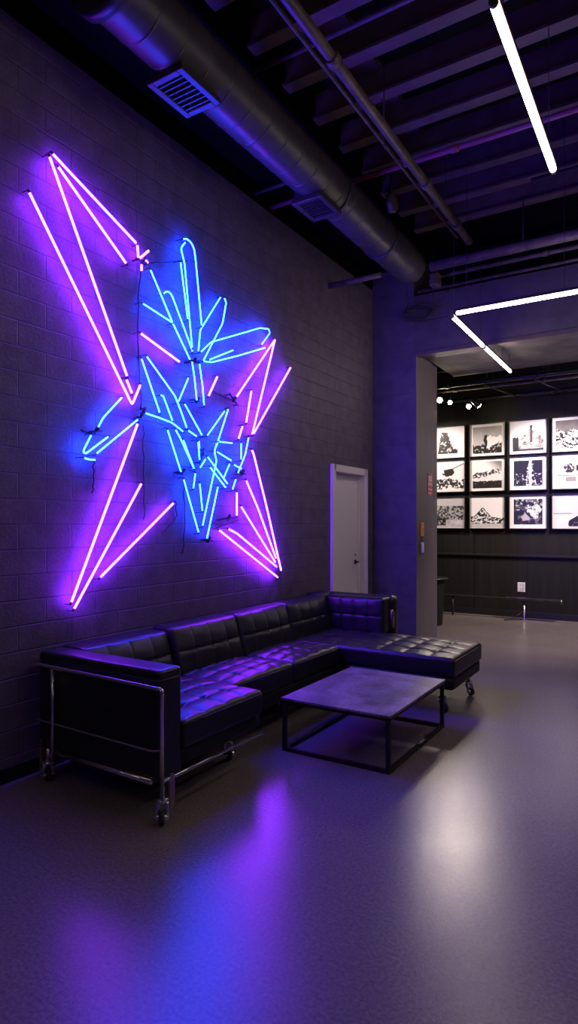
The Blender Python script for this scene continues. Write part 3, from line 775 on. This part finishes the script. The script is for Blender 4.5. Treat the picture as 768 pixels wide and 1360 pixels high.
LAB = ['framed print of a dark rocky tower on a white sky, top row beside the column',
       'framed print of a dark figure under a grey sky in a white mat, top row',
       'framed print of pale misty trees with one dark tree at its edge, top row',
       'framed print of white shards under a dark grey sky, top row',
       'framed print of a dark bushy clump on white, middle row beside the column',
       'framed print of a snowy ridge above dark water, middle row',
       'framed print of a nearly black forest with a bright cascade, middle row',
       'framed print of dark rounded shapes on pale ground, middle row',
       'framed print of grey textured field below a plain grey sky, bottom row beside the column',
       'framed print of a pointed mountain on a white sky, bottom row',
       'framed print of white flower-like shapes on black in a wide mat, bottom row',
       'framed print of a dark slope rising under a pale sky, bottom row']
PX = [-.285, .360, .995, 1.635]; PZ = [2.60, 2.03, 1.42]; PW, PH = .555, .525
for r_ in range(3):
    for c_ in range(4):
        k = r_ * 4 + c_; x0, z0 = PX[c_], PZ[r_]; x1, z1 = x0 + PW, z0 + PH
        e = empty('framed_photograph', (x0 + PW / 2, 10.4, z0), LAB[k], 'picture', 'black and white framed prints on the far wall')
        g = MB(); F_ = .013
        for b_ in ((x0 - F_, x1 + F_, z1, z1 + F_), (x0 - F_, x1 + F_, z0 - F_, z0), (x0 - F_, x0, z0, z1), (x1, x1 + F_, z0, z1)):
            g.box(b_[0], b_[1], 10.345, 10.4, b_[2], b_[3])
        g.build('picture_frame', M['frame'], e)
        bx('mat_board', M['mat_board'], x0, x1, 10.37, 10.39, z0, z1, e)
        mg = .012 if k in FULL else (.062 if k in (6, 10) else .045)
        N = 84; me = bpy.data.meshes.new('print'); vs, fs, cs = [], [], []
        ax0, az0, aw, ah = x0 + mg, z0 + mg, PW - 2 * mg, PH - 2 * mg
        for yy in (10.368, 10.3695):
            for i in range(N + 1):
                for j in range(N + 1): vs.append((ax0 + aw * j / N - (x0 + PW / 2), yy - 10.4, az0 + ah * i / N - z0))
        for i in range(N):
            for j in range(N):
                a_ = i * (N + 1) + j; fs.append((a_, a_ + 1, a_ + N + 2, a_ + N + 1))
        o_ = (N + 1) ** 2
        fs.append((o_, o_ + N * (N + 1), o_ + N * (N + 1) + N, o_ + N))
        me.from_pydata(vs, [], fs); at_ = me.color_attributes.new('ink', 'FLOAT_COLOR', 'POINT')
        for i, p in enumerate(vs):
            q_ = i % o_; val = clampf(art(k, (q_ % (N + 1)) / N, (q_ // (N + 1)) / N)); at_.data[i].color = (val * .98, val * .93, val * .96, 1)
        me.materials.append(ART); me.update()
        o = bpy.data.objects.new('print', me); COL.objects.link(o); o.parent = e

# ------------------------------------------------------------------ small things in the back room
e = empty('wall_outlet', (1.165, 10.4, .48), 'white wall outlet plate on the black far wall above the low bench', 'outlet')
bx('outlet_plate', M['white'], 1.11, 1.225, 10.392, 10.4, .41, .56, e, c=.002)
g = MB()
for z in (.445, .505): g.box(1.15, 1.155, 10.390, 10.393, z, z + .025).box(1.18, 1.185, 10.390, 10.393, z, z + .025)
g.box(1.135, 1.20, 10.3905, 10.393, .428, .432).box(1.196, 1.20, 10.3905, 10.393, .432, .54); g.build('outlet_slots', M['rubber'], e)
e = empty('low_bench', (.95, 10.15, 0), 'long low black bench bar on a chrome foot in front of the far wall', 'bench')
bx('bench_bar', M['steel'], .98, 1.80, 10.05, 10.20, .30, .345, e, c=.008)
bx('bench_rail', M['steel'], .02, .98, 10.08, 10.14, .305, .335, e, c=.006)
MB().tube([(1.27, 10.1, .30), (1.27, 10.1, .03), (1.27, 10.1, .005)], [.018, .018, .03], 14).build('bench_leg', M['chrome'], e)
MB().tube([(1.27, 10.10, .02), (1.12, 9.98, .02), (1.0, 9.95, .012)], .009, 8).build('bench_foot', M['steel'], e)
MB().tube([(1.25, 10.10, .14), (1.12, 9.99, .025)], .006, 8).build('bench_brace', M['steel'], e)
MB().tube([(.15, 10.11, .305), (.15, 10.11, .0)], .015, 10).build('bench_leg', M['steel'], e)
MB().lathe([(.035, 1.80), (.035, 1.81)], (0, 10.12, .32), 'x', 14).build('end_disc', M['chrome'], e)
e = empty('trash_bin', (.14, 8.98, 0), 'tall black trash bin with flared rim half hidden behind the column', 'bin')
MB().lathe([(.001, .0), (.19, .0), (.20, .02), (.235, .66), (.235, .68), (.001, .68)], (.14, 8.98, 0), 'z', 32, cap=False).build('bin_body', M['leather_flat'], e)
MB().lathe([(.001, .69), (.20, .70), (.285, .695), (.29, .68), (.235, .672)], (.14, 8.98, 0), 'z', 32, cap=False).build('bin_lid', M['frame'], e)
MB().tube([(.14, 8.98, .70), (.14, 8.98, .84)] + arc((.14, 8.98, .84), (.14, 8.98, .90), (.22, 8.98, .90), .05, 5) + arc((.14, 8.98, .90), (.26, 8.98, .90), (.26, 8.98, .80), .05, 5) + [(.26, 8.98, .70)], .008, 8).build('bin_handle', M['frame'], e)

# ------------------------------------------------------------------ world and view
wd = bpy.data.worlds.new('dim_room'); S.world = wd; wd.use_nodes = True
wd.node_tree.nodes['Background'].inputs[0].default_value = (.02, .016, .03, 1); wd.node_tree.nodes['Background'].inputs[1].default_value = 1.
S.view_settings.view_transform = 'Standard'; S.view_settings.look = 'None'
S.view_settings.exposure = EXPO; S.view_settings.gamma = 1; S.view_settings.use_curve_mapping = False
cy = S.cycles
cy.use_denoising = True; cy.max_bounces = 8; cy.diffuse_bounces = 4; cy.sample_clamp_indirect = 6.; cy.use_light_tree = True
